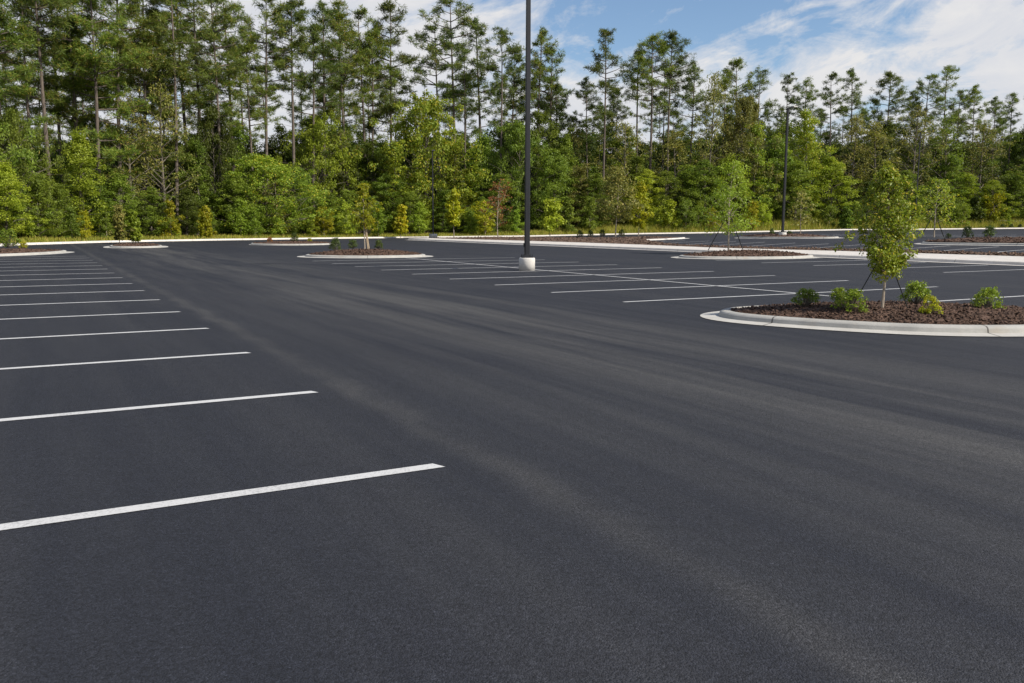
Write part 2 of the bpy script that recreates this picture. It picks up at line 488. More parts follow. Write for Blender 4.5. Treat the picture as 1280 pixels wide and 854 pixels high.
# ------------------------------------------------------------------ mulch chips
def chips(C, size, rng, thick=.25):
    n = len(C)
    ax = rdir(n, rng); ax[:, 2] *= .35; ax /= np.linalg.norm(ax, axis=1, keepdims=True)
    nr = rdir(n, rng) * .55 + np.array([0, 0, 1.0]); 
    side = np.cross(nr, ax); side /= np.linalg.norm(side, axis=1, keepdims=True); nn = np.cross(ax, side)
    L = (size * (.5 + rng.random(n) * 1.1))[:, None] * .5; W = L * (.25 + .35 * rng.random((n, 1))); T = W * thick
    cs = []
    for sx_, sy_, sz_ in ((-1, -1, -1), (1, -.6, -1), (1, .6, -1), (-1, 1, -1), (-1, -1, 1), (1, -.6, 1), (1, .6, 1), (-1, 1, 1)):
        cs.append(C + ax * L * sx_ + side * W * sy_ + nn * T * sz_)
    V = np.stack(cs, 1).reshape(-1, 3)
    i = np.arange(n)[:, None] * 8
    quads = np.array([[4, 5, 6, 7], [0, 1, 5, 4], [1, 2, 6, 5], [2, 3, 7, 6], [3, 0, 4, 7]])
    Fc = (i[:, None, :] + quads[None]).reshape(-1, 4)
    return V, Fc

def join_np(parts, name, mat):
    V = np.concatenate([p[0] for p in parts]); off = 0; Fs = []
    for v, f in parts:
        Fs.append(f + off); off += len(v)
    return np_mesh(name, V, np.concatenate(Fs), mat)

def mulch_bed(loop, z0, rise, mat, parent, nchips, csize, rng, name='mulch_bed'):
    """loop: closed list of (x,y) inside the kerb; concentric rings to the centroid"""
    P = np.array(loop); c = P.mean(0); n = len(P); K = 12
    rows = []
    for k in range(K + 1):
        s = 1 - k / K * .97
        q = c + (P - c) * s
        z = z0 + rise * (1 - s ** 2.2)
        zz = np.full(n, z) + rng.normal(size=n) * (.012 if 0 < k else 0)
        rows.append(np.column_stack([q, zz]))
    V = np.concatenate(rows)
    Fq = []
    for k in range(K):
        i = np.arange(n); a_ = k * n + i; b_ = k * n + (i + 1) % n
        Fq.append(np.stack([a_, b_, b_ + n, a_ + n], 1))
    Fq = np.concatenate(Fq)
    i = rng.integers(0, n, nchips); s = np.sqrt(rng.random(nchips)) * .985
    q = c + (P[i] * (w := rng.random((nchips, 1))) + P[(i + 1) % n] * (1 - w) - c) * s[:, None]
    z = z0 + rise * (1 - s ** 2.2) + .006
    zt = np.array([lz(*p_) for p_ in P]).mean() * 0
    chV, chF = chips(np.column_stack([q, z]), csize, rng)
    me = join_np([(V, Fq), (chV, chF)], name, mat)
    if me.polygons[0].normal.z < 0: 
        me.flip_normals()
    return link(bpy.data.objects.new(name, me), parent)

ISLANDS = {}
def island(key, label, c, p, q, rot, ex=2.4, tip=(.0, .0), gut=.38, rise=.14, nchips=900, csize=.10, bulge=0.0, mat='mulch', km='kerb'):
    """kerbed planting island: superellipse half sizes p,q (to the kerb foot), rotated in plan"""
    n = 120
    th = np.linspace(0, 2 * math.pi, n, endpoint=False)
    x = np.sign(np.cos(th)) * np.abs(np.cos(th)) ** (2 / ex) * p
    y = np.sign(np.sin(th)) * np.abs(np.sin(th)) ** (2 / ex) * q
    # taper toward -x (tip[0]) or +x (tip[1])
    y = y * (1 - tip[0] * sstep(0, 1, -x / p) - tip[1] * sstep(0, 1, x / p))
    L = np.column_stack([x, y])
    d = np.concatenate([[0], np.cumsum(np.linalg.norm(np.diff(np.vstack([L, L[:1]]), axis=0), axis=1))])
    t = np.linspace(0, d[-1], n, endpoint=False)
    Lc = np.vstack([L, L[:1]])
    L = np.column_stack([np.interp(t, d, Lc[:, 0]), np.interp(t, d, Lc[:, 1])])
    for _ in range(3): L = .25 * np.roll(L, 1, 0) + .5 * L + .25 * np.roll(L, -1, 0)
    ca, sa = math.cos(rot), math.sin(rot)
    W = np.column_stack([c[0] + L[:, 0] * ca - L[:, 1] * sa, c[1] + L[:, 0] * sa + L[:, 1] * ca])
    root = empty('planting_island', (0, 0, 0))
    tag(root, label, 'planting island')
    sharp = np.clip(1 + .0 * (np.abs(L[:, 0]) / p) ** 12 * np.where(L[:, 0] < 0, tip[0] * 2, tip[1] * 2), 1, 2.4)
    g = lambda i: -gut * sharp[i]
    sweep('gutter', W, [(g, .010), (-.0, .022)], M['gutter'], root, closed=True, zf=lz)
    sweep('kerb_stone', W, [(0.0, .020), (.02, .08), (.04, .098), (.075, .112), (.17, .117), (.185, .07)], M[km], root, closed=True, zf=lz)
    T = np.roll(W, -1, 0) - np.roll(W, 1, 0); T /= np.linalg.norm(T, axis=1, keepdims=True)
    inner = W + np.stack([-T[:, 1], T[:, 0]], 1) * .176
    z0 = lz(*c) + .092
    mulch_bed(inner, z0, rise, M[mat], root, nchips, csize, np.random.default_rng(len(ISLANDS) + 3))
    ISLANDS[key] = (np.array(c), p, q, rot, z0, rise)
    return root

island('near', 'large kerbed mulch island at right, nearest the camera, holding a staked sapling and shrubs',
       (6.45, 13.95), 3.05, 1.92, R(-6), 2.15, (.25, .1), .30, .13, 11000, .062)
ga, gb_, gc = ground(367, 320.8), ground(546, 320.3), ground(455, 323.2)
def isl_from(key, label, pl, pr, pf, depth, **kw):
    """left tip, right tip and front pixel of the gutter; depth in metres front to back"""
    A, B, Fp = ground(*pl)[:2], ground(*pr)[:2], ground(*pf)[:2]
    ax = B - A; L = np.linalg.norm(ax); rot = math.atan2(ax[1], ax[0])
    nrm = np.array([-ax[1], ax[0]]) / L
    off = (Fp - A) @ nrm                       # negative: front lies nearer the camera
    c = (A + B) / 2 + nrm * (off + depth / 2)
    return island(key, label, tuple(c), L / 2 - .55, depth / 2 - .4, rot, **kw)
isl_from('mid', 'kerbed mulch island left of the lamp post with three small shrubs and a thin sapling', (367, 320.8), (546, 320.4), (455, 323.3), 5.2, tip=(.2, .15), rise=.22, nchips=2500, csize=.12)
isl_from('right', 'kerbed mulch island right of the lamp post holding a bright green staked sapling', (830, 322.3), (1000, 319.5), (925, 325.3), 5.5, tip=(.2, .2), rise=.22, nchips=2500, csize=.12)
isl_from('left', 'kerbed mulch island cut by the left edge of the photo', (-150, 326), (143, 315.4), (20, 320.3), 8.0, tip=(.1, .25), rise=.16, nchips=2000, csize=.12)
isl_from('twin', 'small kerbed island with orange tinted kerb holding two green saplings', (124, 310.0), (215, 309.4), (165, 310.6), 8.0, tip=(.1, .1), ex=3.0, rise=.12, nchips=900, csize=.14)
isl_from('low', 'low kerbed island with one dark shrub behind the lane, left of the mid island', (300, 306.2), (424, 306.2), (370, 307.2), 9.0, tip=(.15, .1), gut=.12, rise=.12, nchips=900, csize=.14)

# islands on the upper lot
isl_from('upper_left', 'pale kerbed island on upper lot below the olive sapling, left of the bright green sapling', (742, 301.0), (829, 300.8), (790, 301.6), 9.0, tip=(.1, .1), rise=.12, nchips=700, csize=.16, mat='mulch_far', km='walk')
isl_from('upper_mid', 'kerbed island on upper lot beside the distant lamp post', (925, 297.2), (1053, 298.2), (1000, 298.9), 4.6, tip=(.1, .1), rise=.2, nchips=700, csize=.14)
isl_from('upper_right', 'long dark mulch island on upper lot at right edge with two round shrubs', (1128, 305.8), (1420, 308), (1200, 307.0), 4.6, tip=(.1, .1), rise=.24, nchips=1800, csize=.13)

# ------------------------------------------------------------------ median walk (b about 33.5) with its brown bed behind
med = empty('median_strip')
tag(med, 'long pale concrete walk dividing lower and upper lots, brown bed along its back', 'median')
m_a = np.linspace(2, 84, 90)
mid_line = [xy(a_, 33.5) for a_ in m_a]
sweep('gutter', mid_line, [(.0, .010), (-.42, .016)], M['walk'], med, zf=lz)
sweep('walk', mid_line, [(-.42, .014), (-.45, .12), (-.50, .145), (-2.1, .16), (-2.9, .17)], M['walk'], med, zf=lz)
rngm = np.random.default_rng(77)
def bed_width(a_):
    return 3.3 + .9 + 6.5 * sstep(44, 62, a_) 
V = []; nb = 10
for a_ in np.linspace(2, 84, 80):
    for k in range(nb):
        b_ = 33.5 + 2.88 + (bed_width(a_) - 2.88) * k / (nb - 1)
        X, Y = xy(a_, b_)
        V.append((X, Y, lz(X, Y) + (.165 if k < nb - 1 else -.02) + rngm.normal() * .012))
V = np.array(V)
i, j = np.meshgrid(np.arange(79), np.arange(nb - 1), indexing='ij'); k = (i * nb + j).ravel()
Fm = np.stack([k, k + nb, k + nb + 1, k + 1], 1)
nc = 5000
ca_ = rngm.uniform(2, 84, nc); cb_ = 33.5 + 2.95 + (bed_width(ca_) - 3.1) * rngm.random(nc)
X, Y = xy(ca_, cb_)
cv, cf = chips(np.column_stack([X, Y, lot_h(ca_, cb_) + .175]), .16, rngm)
me = join_np([(V, Fm), (cv, cf)], 'mulch_bed', M['mulch_far'])
if me.polygons[0].normal.z < 0: me.flip_normals()
link(bpy.data.objects.new('mulch_bed', me), med)

# ------------------------------------------------------------------ painted bay lines
def line(a0, b0, a1, b1, w=.105, dz=.004, label=None, slant=0.0):
    n = max(2, int(abs(b1 - b0) + abs(a1 - a0)) + 1)
    t = np.linspace(0, 1, n)
    A = a0 + (a1 - a0) * t; B = b0 + (b1 - b0) * t
    d = np.array([a1 - a0, b1 - b0]); d /= np.linalg.norm(d); nr = np.array([-d[1], d[0]])
    mb = MB(); vs = []
    for i_ in range(n):
        for s_ in (-.5, .5):
            aa = A[i_] + nr[0] * w * s_; bb = B[i_] + nr[1] * w * s_
            if slant and i_ == 0: bb += slant * s_
            X, Y = xy(aa, bb); vs.append((X, Y, lz(X, Y) + dz))
    mb.add(vs, [(2 * k_, 2 * k_ + 1, 2 * k_ + 3, 2 * k_ + 2) for k_ in range(n - 1)])
    o = mb.build('parking_line', M['paint'])
    if o.data.polygons[0].normal.z < 0: o.data.flip_normals()
    return tag(o, label, 'painted line', kind='structure')
ORD = ['nearest', 'second', 'third', 'fourth', 'fifth', 'sixth', 'seventh', 'eighth', 'ninth', 'tenth', 'eleventh', 'twelfth', 'thirteenth', 'fourteenth', 'fifteenth', 'sixteenth', 'seventeenth', 'eighteenth']
def nth(i, first='first'):
    return first if i == 0 else ORD[i] if i < len(ORD) else 'number %d' % (i + 1)
P0a, P0b = 4.832, 2.185
for n_ in range(0, 16):
    line(P0a + 2.74 * n_, P0b - .045, P0a + 2.74 * n_, P0b - 9.7, label='white bay line in the left hand row, %s from the camera' % nth(n_, 'nearest'), slant=-.04)
for k_ in range(-1, 9):
    line(13.88 + 2.74 * k_, 10.16 if k_ >= 0 else 12.2, 13.88 + 2.74 * k_, 19.85, w=.10, label='white bay line in the middle double row, %s counting back from the near island' % nth(k_ + 1, 'first'))
line(12.6, 15.0, 37.6, 15.0, w=.10, dz=.008, label='long white centre line through the middle double row beside the lamp base')
for k_ in range(-3, 6):
    line(18.2 + 2.74 * k_, 26.3, 18.2 + 2.74 * k_, 33.0, w=.10, label='white bay line along the pale median walk, %s from the right' % nth(k_ + 3, 'first'))
for k_ in range(-3, 14):
    line(16.2 + 2.74 * k_, 38.4, 16.2 + 2.74 * k_, 43.6, w=.11, dz=.014, label='white bay line on upper lot behind the median walk, %s from the right' % nth(k_ + 3, 'first'))
for k_ in range(0, 14):
    line(20 + 2.74 * k_, 56, 20 + 2.74 * k_, 65, w=.12, dz=.014, label='white bay line on upper lot near the far verge, %s from the right' % nth(k_, 'first'))

# ------------------------------------------------------------------ lamp posts
def lamp(px, py, D, hgt, label, width=.165, baseh=.43, based=.54):
    if D is None: p = ground(px, py)
    else:
        q = at_depth(px, py, D); p = np.array([q[0], q[1], gz(q[0], q[1])])
    t = empty('lamp_post', tuple(p), R(12)); tag(t, label, 'lamp post')
    r = based / 2
    mb = MB(); mb.lathe([(r, -.05), (r, baseh - .03), (r - .012, baseh - .008), (r - .035, baseh)], 32); mb.build('concrete_base', M['base'], t, True)
    hs = width / 2
    mb = MB(); mb.box((0, 0, baseh + .012), (based * .66, based * .66, .024))
    bp = mb.build('base_plate', M['blackmetal'], t)
    mb = MB()
    for dx in (-1, 1):
        for dy in (-1, 1):
            mb = MB(); mb.lathe([(.022, 0), (.022, .05), (.012, .055), (.012, .09)], 8, (dx * based * .27, dy * based * .27, baseh + .024)); mb.build('anchor_bolt', M['blackmetal'], bp)
    # square tapered shaft with bevelled corners
    mb = MB(); c = .22
    prof = [(-1, -1 + c), (-1 + c, -1), (1 - c, -1), (1, -1 + c), (1, 1 - c), (1 - c, 1), (-1 + c, 1), (-1, 1 - c)]
    vs = []
    zs = [(baseh + .024, 1.0), (baseh + 3, .95), (hgt, .80)]
    for z, s in zs:
        vs += [(x * hs * s, y * hs * s, z) for x, y in prof]
    fs = [(i_ * 8 + k_, i_ * 8 + (k_ + 1) % 8, (i_ + 1) * 8 + (k_ + 1) % 8, (i_ + 1) * 8 + k_) for i_ in range(2) for k_ in range(8)]
    fs.append(tuple(range(16, 24))); mb.add(vs, fs); mb.build('pole', M['blackmetal'], t)
    mb = MB(); mb.box((0, 0, baseh + .024 + .04), (hs * 2 + .05, hs * 2 + .05, .08), 0, .94); mb.build('base_cover', M['blackmetal'], t)
    mb = MB(); mb.box((-hs - .018, 0, baseh + .42), (.04, .075, .14)); mb.build('hand_hole_cover', M['blackmetal'], t)
    hd = MB()
    hd.box((0, -.32, hgt - .02), (.06, .5, .07)); 
    ar = hd.build('arm', M['blackmetal'], t)
    hd = MB(); hd.box((0, -.80, hgt - .015), (.34, .62, .09), 0, .86); h_ = hd.build('lamp_head', M['blackmetal'], t)
    hd = MB(); hd.box((0, -.80, hgt - .066), (.26, .5, .012)); hd.build('lens', M['lens'], h_)
    return t
lamp(658.7, 338.2, None, 10.4, 'tall black lamp post on a round white concrete base in the middle of lot')
lamp(978.0, 296.6, 66, 9.6, 'distant black lamp post on a concrete base at right on the upper lot', width=.17, based=.58)
lamp(541.5, 298.6, 99.5, 9.8, 'thin lamp post at the woods edge left of the main one', width=.15, based=.95, baseh=.5)
lamp(1143, 286.2, 130, 14.0, 'slender far lamp post in the verge behind the near sapling', width=.17, based=.8, baseh=.6)

# ------------------------------------------------------------------ plant builders
def crown_leaves(tips, per, rad, L, W, rng, flat=.75, up=.5, drop=None):
    n = len(tips) * per
    C = np.repeat(np.asarray(tips), per, 0); rr = np.repeat(np.broadcast_to(rad, (len(tips),)), per)
    d = rdir(n, rng); s = rng.random(n) ** .45
    o = d * (s * rr)[:, None]; o[:, 2] *= flat
    P = C + o
    nr = d * .7 + rdir(n, rng) * .7 + np.array([0, 0, up])
    ax = rdir(n, rng) + d * .5 - np.array([0, 0, .25])
    return leaves(P, ax, nr, L * (.6 + .8 * rng.random(n)), W * (.6 + .8 * rng.random(n)))

def broadleaf_meshes(seed, h, w, cb, shape, nclump, per, L, crad, sparse=False, bark='bark_grey', trunkr=None, limbk=.42):
    """returns trunk mesh, crown mesh. cb: crown base height, shape: 'round','cone','oval','tall'"""
    rng = np.random.default_rng(seed)
    mb = MB()
    tr = trunkr or max(.05, h * .012)
    lean = rng.normal(size=2) * .03 * h
    def axis(t): return np.array([lean[0] * t * t + .012 * h * math.sin(4 * t + seed), lean[1] * t * t + .012 * h * math.cos(3 * t + seed), h * t])
    T = np.linspace(0, .97, 9)
    mb.tube([axis(t) for t in T], [tr * (1.25 if t == 0 else 1) * (1 - .86 * t) for t in T], 7)
    def env(t):
        if shape == 'round': return math.sin(math.pi * (.12 + .88 * t) ** .85) ** .6 if t < 1 else 0
        if shape == 'cone': return (1 - t) ** .8 * (.35 + .65 * min(1, t * 6))
        if shape == 'oval': return math.sin(math.pi * min(1, .1 + .9 * t)) ** .7
        return (1 - t ** 2.5) * (.45 + .55 * min(1, t * 3))
    lob = rng.random(8) * 6.28; 
    tips = []; nl = max(8, int(nclump * .28))
    limbs = []
    for i in range(nl):
        t = (i + rng.random()) / nl
        z = cb + (h - cb) * t * .94
        az = i * 2.399 + rng.normal() * .4
        lobv = 1 + .28 * math.sin(az * 2 + lob[0] + t * 5) + .18 * math.sin(az * 3 + lob[1] - t * 7)
        r = w * .5 * env(t) * lobv * (.78 + .3 * rng.random())
        s = axis(max(.04, (z - r * .55) / h)); e = axis(z / h) + np.array([math.cos(az) * r, math.sin(az) * r, 0])
        mid = (s + e) / 2 + np.array([0, 0, r * .12]) + rng.normal(size=3) * r * .06
        r0 = tr * limbk * (1 - .6 * t) + .006 * min(1, h / 8)
        mb.tube([s, mid, e], [r0, r0 * .6, r0 * .18], 4, False)
        limbs.append((s, mid, e, r))
        tips.append(e)
    while len(tips) < nclump:
        s, m_, e, r = limbs[rng.integers(len(limbs))]
        u = rng.random() ** .6 if not sparse else .45 + .55 * rng.random()
        q = (s * (1 - u) ** 2 + 2 * m_ * u * (1 - u) + e * u * u)
        tp = q + rng.normal(size=3) * np.array([1, 1, .8]) * (.22 * r + crad * .5)
        if tp[2] < cb * .8: tp[2] = cb * .8 + abs(rng.normal()) * .2
        mb.tube([q, tp], [max(.008 * min(1, h / 6), tr * .1), max(.004 * min(1, h / 6), tr * .03)], 3, False)
        tips.append(tp)
    tips = np.array(tips)
    rad = crad * (.6 + .8 * rng.random(len(tips)))
    V, Fc = crown_leaves(tips, per, rad, L, L * .55, rng)
    keep = V.reshape(-1, 4, 3)[:, :, 2].min(1) > .05
    idx = np.nonzero(keep)[0]
    V = V.reshape(-1, 4, 3)[idx].reshape(-1, 3)
    i = np.arange(len(idx))[:, None] * 4
    Fc = np.concatenate([i + np.array([[0, 1, 2]]), i + np.array([[0, 2, 3]])], 1).reshape(-1, 3)
    return mb.mesh('trunk', M[bark]), np_mesh('crown', V, Fc, LEAF['mid'])

def pine_meshes(seed, h=24.0, cbf=.5, wid=6.0, dens=1.0, oneside=None):
    rng = np.random.default_rng(seed)
    mb = MB(); tr = .155 + .05 * rng.random()
    lean = rng.normal(size=2) * .35
    ph = rng.random() * 6
    def axis(t): return np.array([lean[0] * t + .22 * math.sin(3.5 * t + ph) * t, lean[1] * t + .22 * math.cos(2.9 * t + ph) * t, h * t])
    T = np.linspace(0, .985, 13)
    mb.tube([axis(t) for t in T], [tr * (1.25 if t == 0 else 1) * (1 - .8 * t ** 1.3) for t in T], 8)
    tufts = []; tr_ = []
    z = cbf * h
    # dead stubs under the crown
    for i in range(int(6 + rng.integers(6))):
        t = cbf * (.45 + .55 * rng.random()); az = rng.random() * 6.28; l = .5 + 1.3 * rng.random()
        s = axis(t); mb.tube([s, s + np.array([math.cos(az) * l, math.sin(az) * l, -.1 + .5 * rng.random() * l])], [.03, .008], 3, False)
    k = 0
    while z < h * .985:
        u = (z - cbf * h) / (h - cbf * h)
        env = (math.sin(math.pi * min(1, .18 + .80 * u)) ** .75) * (1.0 - .25 * u)
        nbr = rng.integers(1, 4) if u < .35 else rng.integers(2, 5)
        for j in range(nbr):
            az = rng.random() * 6.28
            ln = wid * .5 * env * (.55 + .7 * rng.random())
            if u < .3 and rng.random() < .35 * (1.2 - dens): continue
            s = axis(z / h)
            up = (-.05 + .55 * u + .25 * rng.random()) * ln
            dirv = np.array([math.cos(az), math.sin(az), 0])
            m_ = s + dirv * ln * .5 + np.array([0, 0, up * .35]); e = s + dirv * ln + np.array([0, 0, up])
            r0 = .022 + .012 * ln
            mb.tube([s, m_, e], [r0, r0 * .65, r0 * .3], 4, False)
            nt_ = max(2, int((2.4 + 2.3 * ln) * dens))
            for q in range(nt_):
                v = .42 + .58 * rng.random() ** .7
                c = s * (1 - v) ** 2 + 2 * m_ * v * (1 - v) + e * v * v
                off = rng.normal(size=3) * np.array([.33, .33, .16]) * (.5 + .22 * ln)
                off[2] += .12
                tp = c + off
                mb.tube([c, tp], [.014, .008], 3, False)
                tufts.append(tp); tr_.append(.30 + .26 * rng.random())
        z += (.45 + .6 * rng.random()) * (1.15 - .35 * u)
        k += 1
    for q in range(5):
        tufts.append(axis(.985) + rng.normal(size=3) * .2); tr_.append(.35)
    tufts = np.array(tufts); tr_ = np.array(tr_)
    per = 38
    n = len(tufts) * per
    C = np.repeat(tufts, per, 0); rr = np.repeat(tr_, per)
    d = rdir(n, rng); d[:, 2] = d[:, 2] * .75 + .18; d /= np.linalg.norm(d, axis=1, keepdims=True)
    P = C + d * (rr * (.25 + .75 * rng.random(n)))[:, None]
    ax = d + rdir(n, rng) * .45
    V, Fc = leaves(P, ax, rdir(n, rng), .40 * (.7 + .6 * rng.random(n)), .050 * (.7 + .6 * rng.random(n)), .1)
    return mb.mesh('trunk', M['bark_pine']), np_mesh('crown', V, Fc, LEAF['pine'])

class Kind:
    """a plant variant: the first placement builds it, later ones copy root and parts"""
    def __init__(s, name, parts, h): s.name = name; s.parts = parts; s.h = h; s.root = None
    def place(s, p, height, rz, widen=1.0, mats=None):
        if s.root is None:
            r = empty(s.name)
            for nm, me in s.parts:
                link(bpy.data.objects.new(nm, me), r)
            s.root = r
        else:
            r = dup(s.root)
        k = height / s.h
        r.location = tuple(p); r.rotation_euler = (0, 0, rz); r.scale = (k * widen, k * widen, k)
        for ch in r.children:
            key = ch.name.split('.')[0]
            if mats and key in mats:
                ch.material_slots[0].link = 'OBJECT'; ch.material_slots[0].material = mats[key]
        return r

def variants(name, fn, specs, h):
    out = []
    for sp_ in specs:
        t, c = fn(*sp_); out.append(Kind(name, [('trunk', t), ('crown', c)], h))
    return out
PINES = variants('pine_tree', pine_meshes, [(1, 24, 0.47, 6.4, 1.0), (2, 24, 0.57, 5.6, 0.9), (3, 24, 0.41, 6.2, 1.0), (4, 24, 0.63, 6.4, 1.1), (5, 24, 0.51, 7.6, 1.1), (6, 24, 0.37, 6.6, 0.9), (7, 24, 0.55, 4.8, 0.7), (8, 24, 0.45, 7.2, 1.2), (9, 24, 0.6, 8.0, 1.0), (10, 24, 0.35, 5.6, 0.8), (11, 24, 0.67, 5.0, 0.9), (12, 24, 0.49, 7.0, 0.6)], 24)
DENSEP = variants('pine_tree', pine_meshes, [(21, 24, .22, 8.0, 1.7), (22, 24, .18, 7.4, 1.8), (23, 24, .28, 8.6, 1.6)], 24)
ROUND = variants('broadleaf_tree', lambda *a_: broadleaf_meshes(*a_), [(31, 10, 8.5, 1.0, 'round', 260, 90, .21, .60), (32, 10, 7.5, 1.0, 'round', 240, 90, .21, .60), (33, 10, 9.0, .8, 'oval', 260, 90, .21, .60)], 10)
TALL = variants('broadleaf_tree', lambda *a_: broadleaf_meshes(*a_), [(41, 12, 5.5, 1.6, 'tall', 140, 84, .20, .58), (42, 12, 5.0, 1.2, 'oval', 132, 84, .20, .58), (43, 12, 6.0, 1.5, 'tall', 145, 84, .20, .6), (44, 12, 4.6, .8, 'cone', 125, 84, .20, .54)], 12)
FEATH = variants('broadleaf_tree', lambda *a_: broadleaf_meshes(*a_), [(51, 14, 5.6, 2.8, 'oval', 130, 30, .22, .7, True), (52, 14, 5.0, 3.5, 'tall', 120, 26, .22, .7, True), (53, 14, 6.2, 4.0, 'round', 120, 20, .22, .7, True)], 14)

TREES = []     # (kind word, px, root, adjective, front?)
def place_tree(kinds, x, top, D, hue, wpx=None, word='broadleaf tree', adj='', rng=RNG, front=True, part='crown', bark=None, base_w=None):
    q = at_depth(x, top, D)
    z = gz(q[0], q[1]); hh = max(.6, q[2] - z)
    kd = kinds[int(rng.integers(len(kinds)))]
    wid = 1.0
    if wpx and base_w:
        wid = float(np.clip((wpx * D / F) / (base_w * hh / kd.h), .55, 1.9))
    mats = {part: LEAF[hue]} if hue else {}
    if bark: mats['trunk'] = M[bark]
    r = kd.place((q[0], q[1], z - .03), hh, float(rng.random() * 6.28), wid, mats)
    TREES.append((word, x, r, adj, front)); return r

HADJ = {'mid': 'mid green', 'dark': 'dark green', 'lime': 'fresh green', 'yellow': 'yellow green', 'olive': 'olive', 'gold': 'golden green', 'rust': 'rusty brown'}
B = [(-45, 120, 90, 'mid', 10), (12, 135, 75, 'mid', 9), (3, 200, 65, 'lime', 5), (45, 215, 50, 'mid', 5), (95, 160, 70, 'lime', 7), (70, 228, 50, 'mid', 5), (122, 225, 50, 'mid', 6),
     (150, 215, 55, 'mid', 6), (187, 232, 50, 'mid', 5), (232, 235, 55, 'dark', 6), (265, 128, 75, 'dark', 12), (248, 170, 65, 'mid', 10), (300, 150, 70, 'mid', 13),
     (330, 192, 112, 'yellow', 7), (290, 215, 60, 'mid', 7), (372, 208, 60, 'mid', 8), (392, 140, 80, 'lime', 14), (410, 240, 50, 'mid', 5), (425, 185, 60, 'dark', 15), (455, 172, 65, 'dark', 16), (435, 235, 55, 'mid', 6), (480, 215, 55, 'mid', 8),
     (530, 118, 118, 'yellow', 11), (490, 170, 60, 'yellow', 8), (566, 175, 60, 'yellow', 9), (510, 238, 50, 'mid', 5), (552, 235, 50, 'mid', 6),
     (605, 245, 45, 'mid', 5), (588, 262, 40, 'lime', 4), (625, 215, 60, 'mid', 8), (605, 165, 60, 'mid', 15), (650, 150, 75, 'mid', 11), (672, 135, 62, 'mid', 14), (690, 185, 70, 'mid', 9), (722, 205, 60, 'olive', 8), (706, 165, 50, 'mid', 15),
     (742, 215, 60, 'mid', 7), (770, 205, 60, 'olive', 9), (792, 190, 70, 'mid', 11), (808, 210, 50, 'lime', 7), (832, 212, 60, 'mid', 8), (860, 205, 60, 'mid', 9), (882, 198, 60, 'mid', 8),
     (930, 118, 75, 'olive', 12), (947, 150, 60, 'yellow', 9), (915, 190, 60, 'lime', 7), (970, 170, 60, 'mid', 10), (1012, 135, 58, 'yellow', 10), (998, 200, 60, 'mid', 7), (1040, 195, 60, 'lime', 8), (1062, 220, 50, 'dark', 8),
     (1086, 225, 50, 'dark', 7), (1112, 198, 46, 'yellow', 8), (1135, 212, 55, 'mid', 7), (1166, 222, 45, 'mid', 6), (1196, 190, 62, 'mid', 9), (1215, 215, 50, 'lime', 7), (1242, 224, 46, 'lime', 6), (1268, 215, 55, 'mid', 8), (1300, 195, 80, 'mid', 8), (1345, 185, 70, 'lime', 8), (1385, 200, 70, 'mid', 8), (1430, 190, 80, 'mid', 8), (-95, 160, 90, 'mid', 8)]
for x, top, w, hue, dD in B:
    big = w > 72
    place_tree(ROUND if big else TALL, x, top, kerb_depth(x) + dD + 2, hue, w, adj=('broad round ' if big else '') + HADJ[hue], base_w=8.2 if big else 5.2)
FE = [(160, 115, 70, 'olive', 11), (198, 98, 62, 'olive', 13), (845, 160, 60, 'olive', 15), (890, 85, 52, 'olive', 13), (1100, 148, 60, 'olive', 14), (1150, 128, 60, 'olive', 13), (1068, 140, 50, 'olive', 16), (780, 150, 56, 'olive', 16), (1185, 140, 56, 'mid', 15), (982, 140, 50, 'mid', 17), (1230, 150, 56, 'olive', 15), (720, 150, 45, 'olive', 18)]
for x, top, w, hue, dD in FE:
    place_tree(FEATH, x, top, kerb_depth(x) + dD, hue, w, adj='thin feathery ' + HADJ[hue], base_w=5.5)
PL = [(-40, -20), (22, -30), (45, -70), (62, -55), (80, -75), (205, -50), (225, -25), (245, -40), (268, -18), (285, -10), (311, 38), (325, -8), (359, 2), (385, 34), (399, 5), (420, 0), (432, 18), (453, 12), (461, 42), (487, 6), (548, 32), (568, -2), (580, 62), (602, 24), (625, 34), (637, 62), (671, 37), (689, 62), (700, 108), (739, 98), (757, 38), (800, 62), (815, 45), (840, 45), (832, 82), (866, 82), (905, 98), (925, 78), (953, 87), (989, 92), (1010, 100), (1043, 92), (1070, 87), (1095, 125), (1115, 93), (1140, 116), (1158, 95), (1183, 83), (1202, 112), (1225, 108), (1250, 122), (1268, 116), (1300, 108), (1335, 100), (1372, 108), (1405, 96), (1440, 110), (-85, -30)]
for i_, (x, top) in enumerate(PL):
    D = kerb_depth(x) + 13 + 9 * RNG.random() + (4 if top > 55 else 0)
    place_tree(PINES, x, top, D, 'pinelight' if RNG.random() < .3 else 'pine', word='tall pine', adj='slender' if i_ % 2 else 'tall bare stemmed')
for x, top in [(105, -45), (132, -70), (165, -35), (190, 10), (-20, -60), (90, 40)]:
    place_tree(DENSEP, x, top, kerb_depth(x) + 12 + 8 * RNG.random(), 'pinelight' if RNG.random() < .6 else 'pine', word='tall pine', adj='dense low branched')
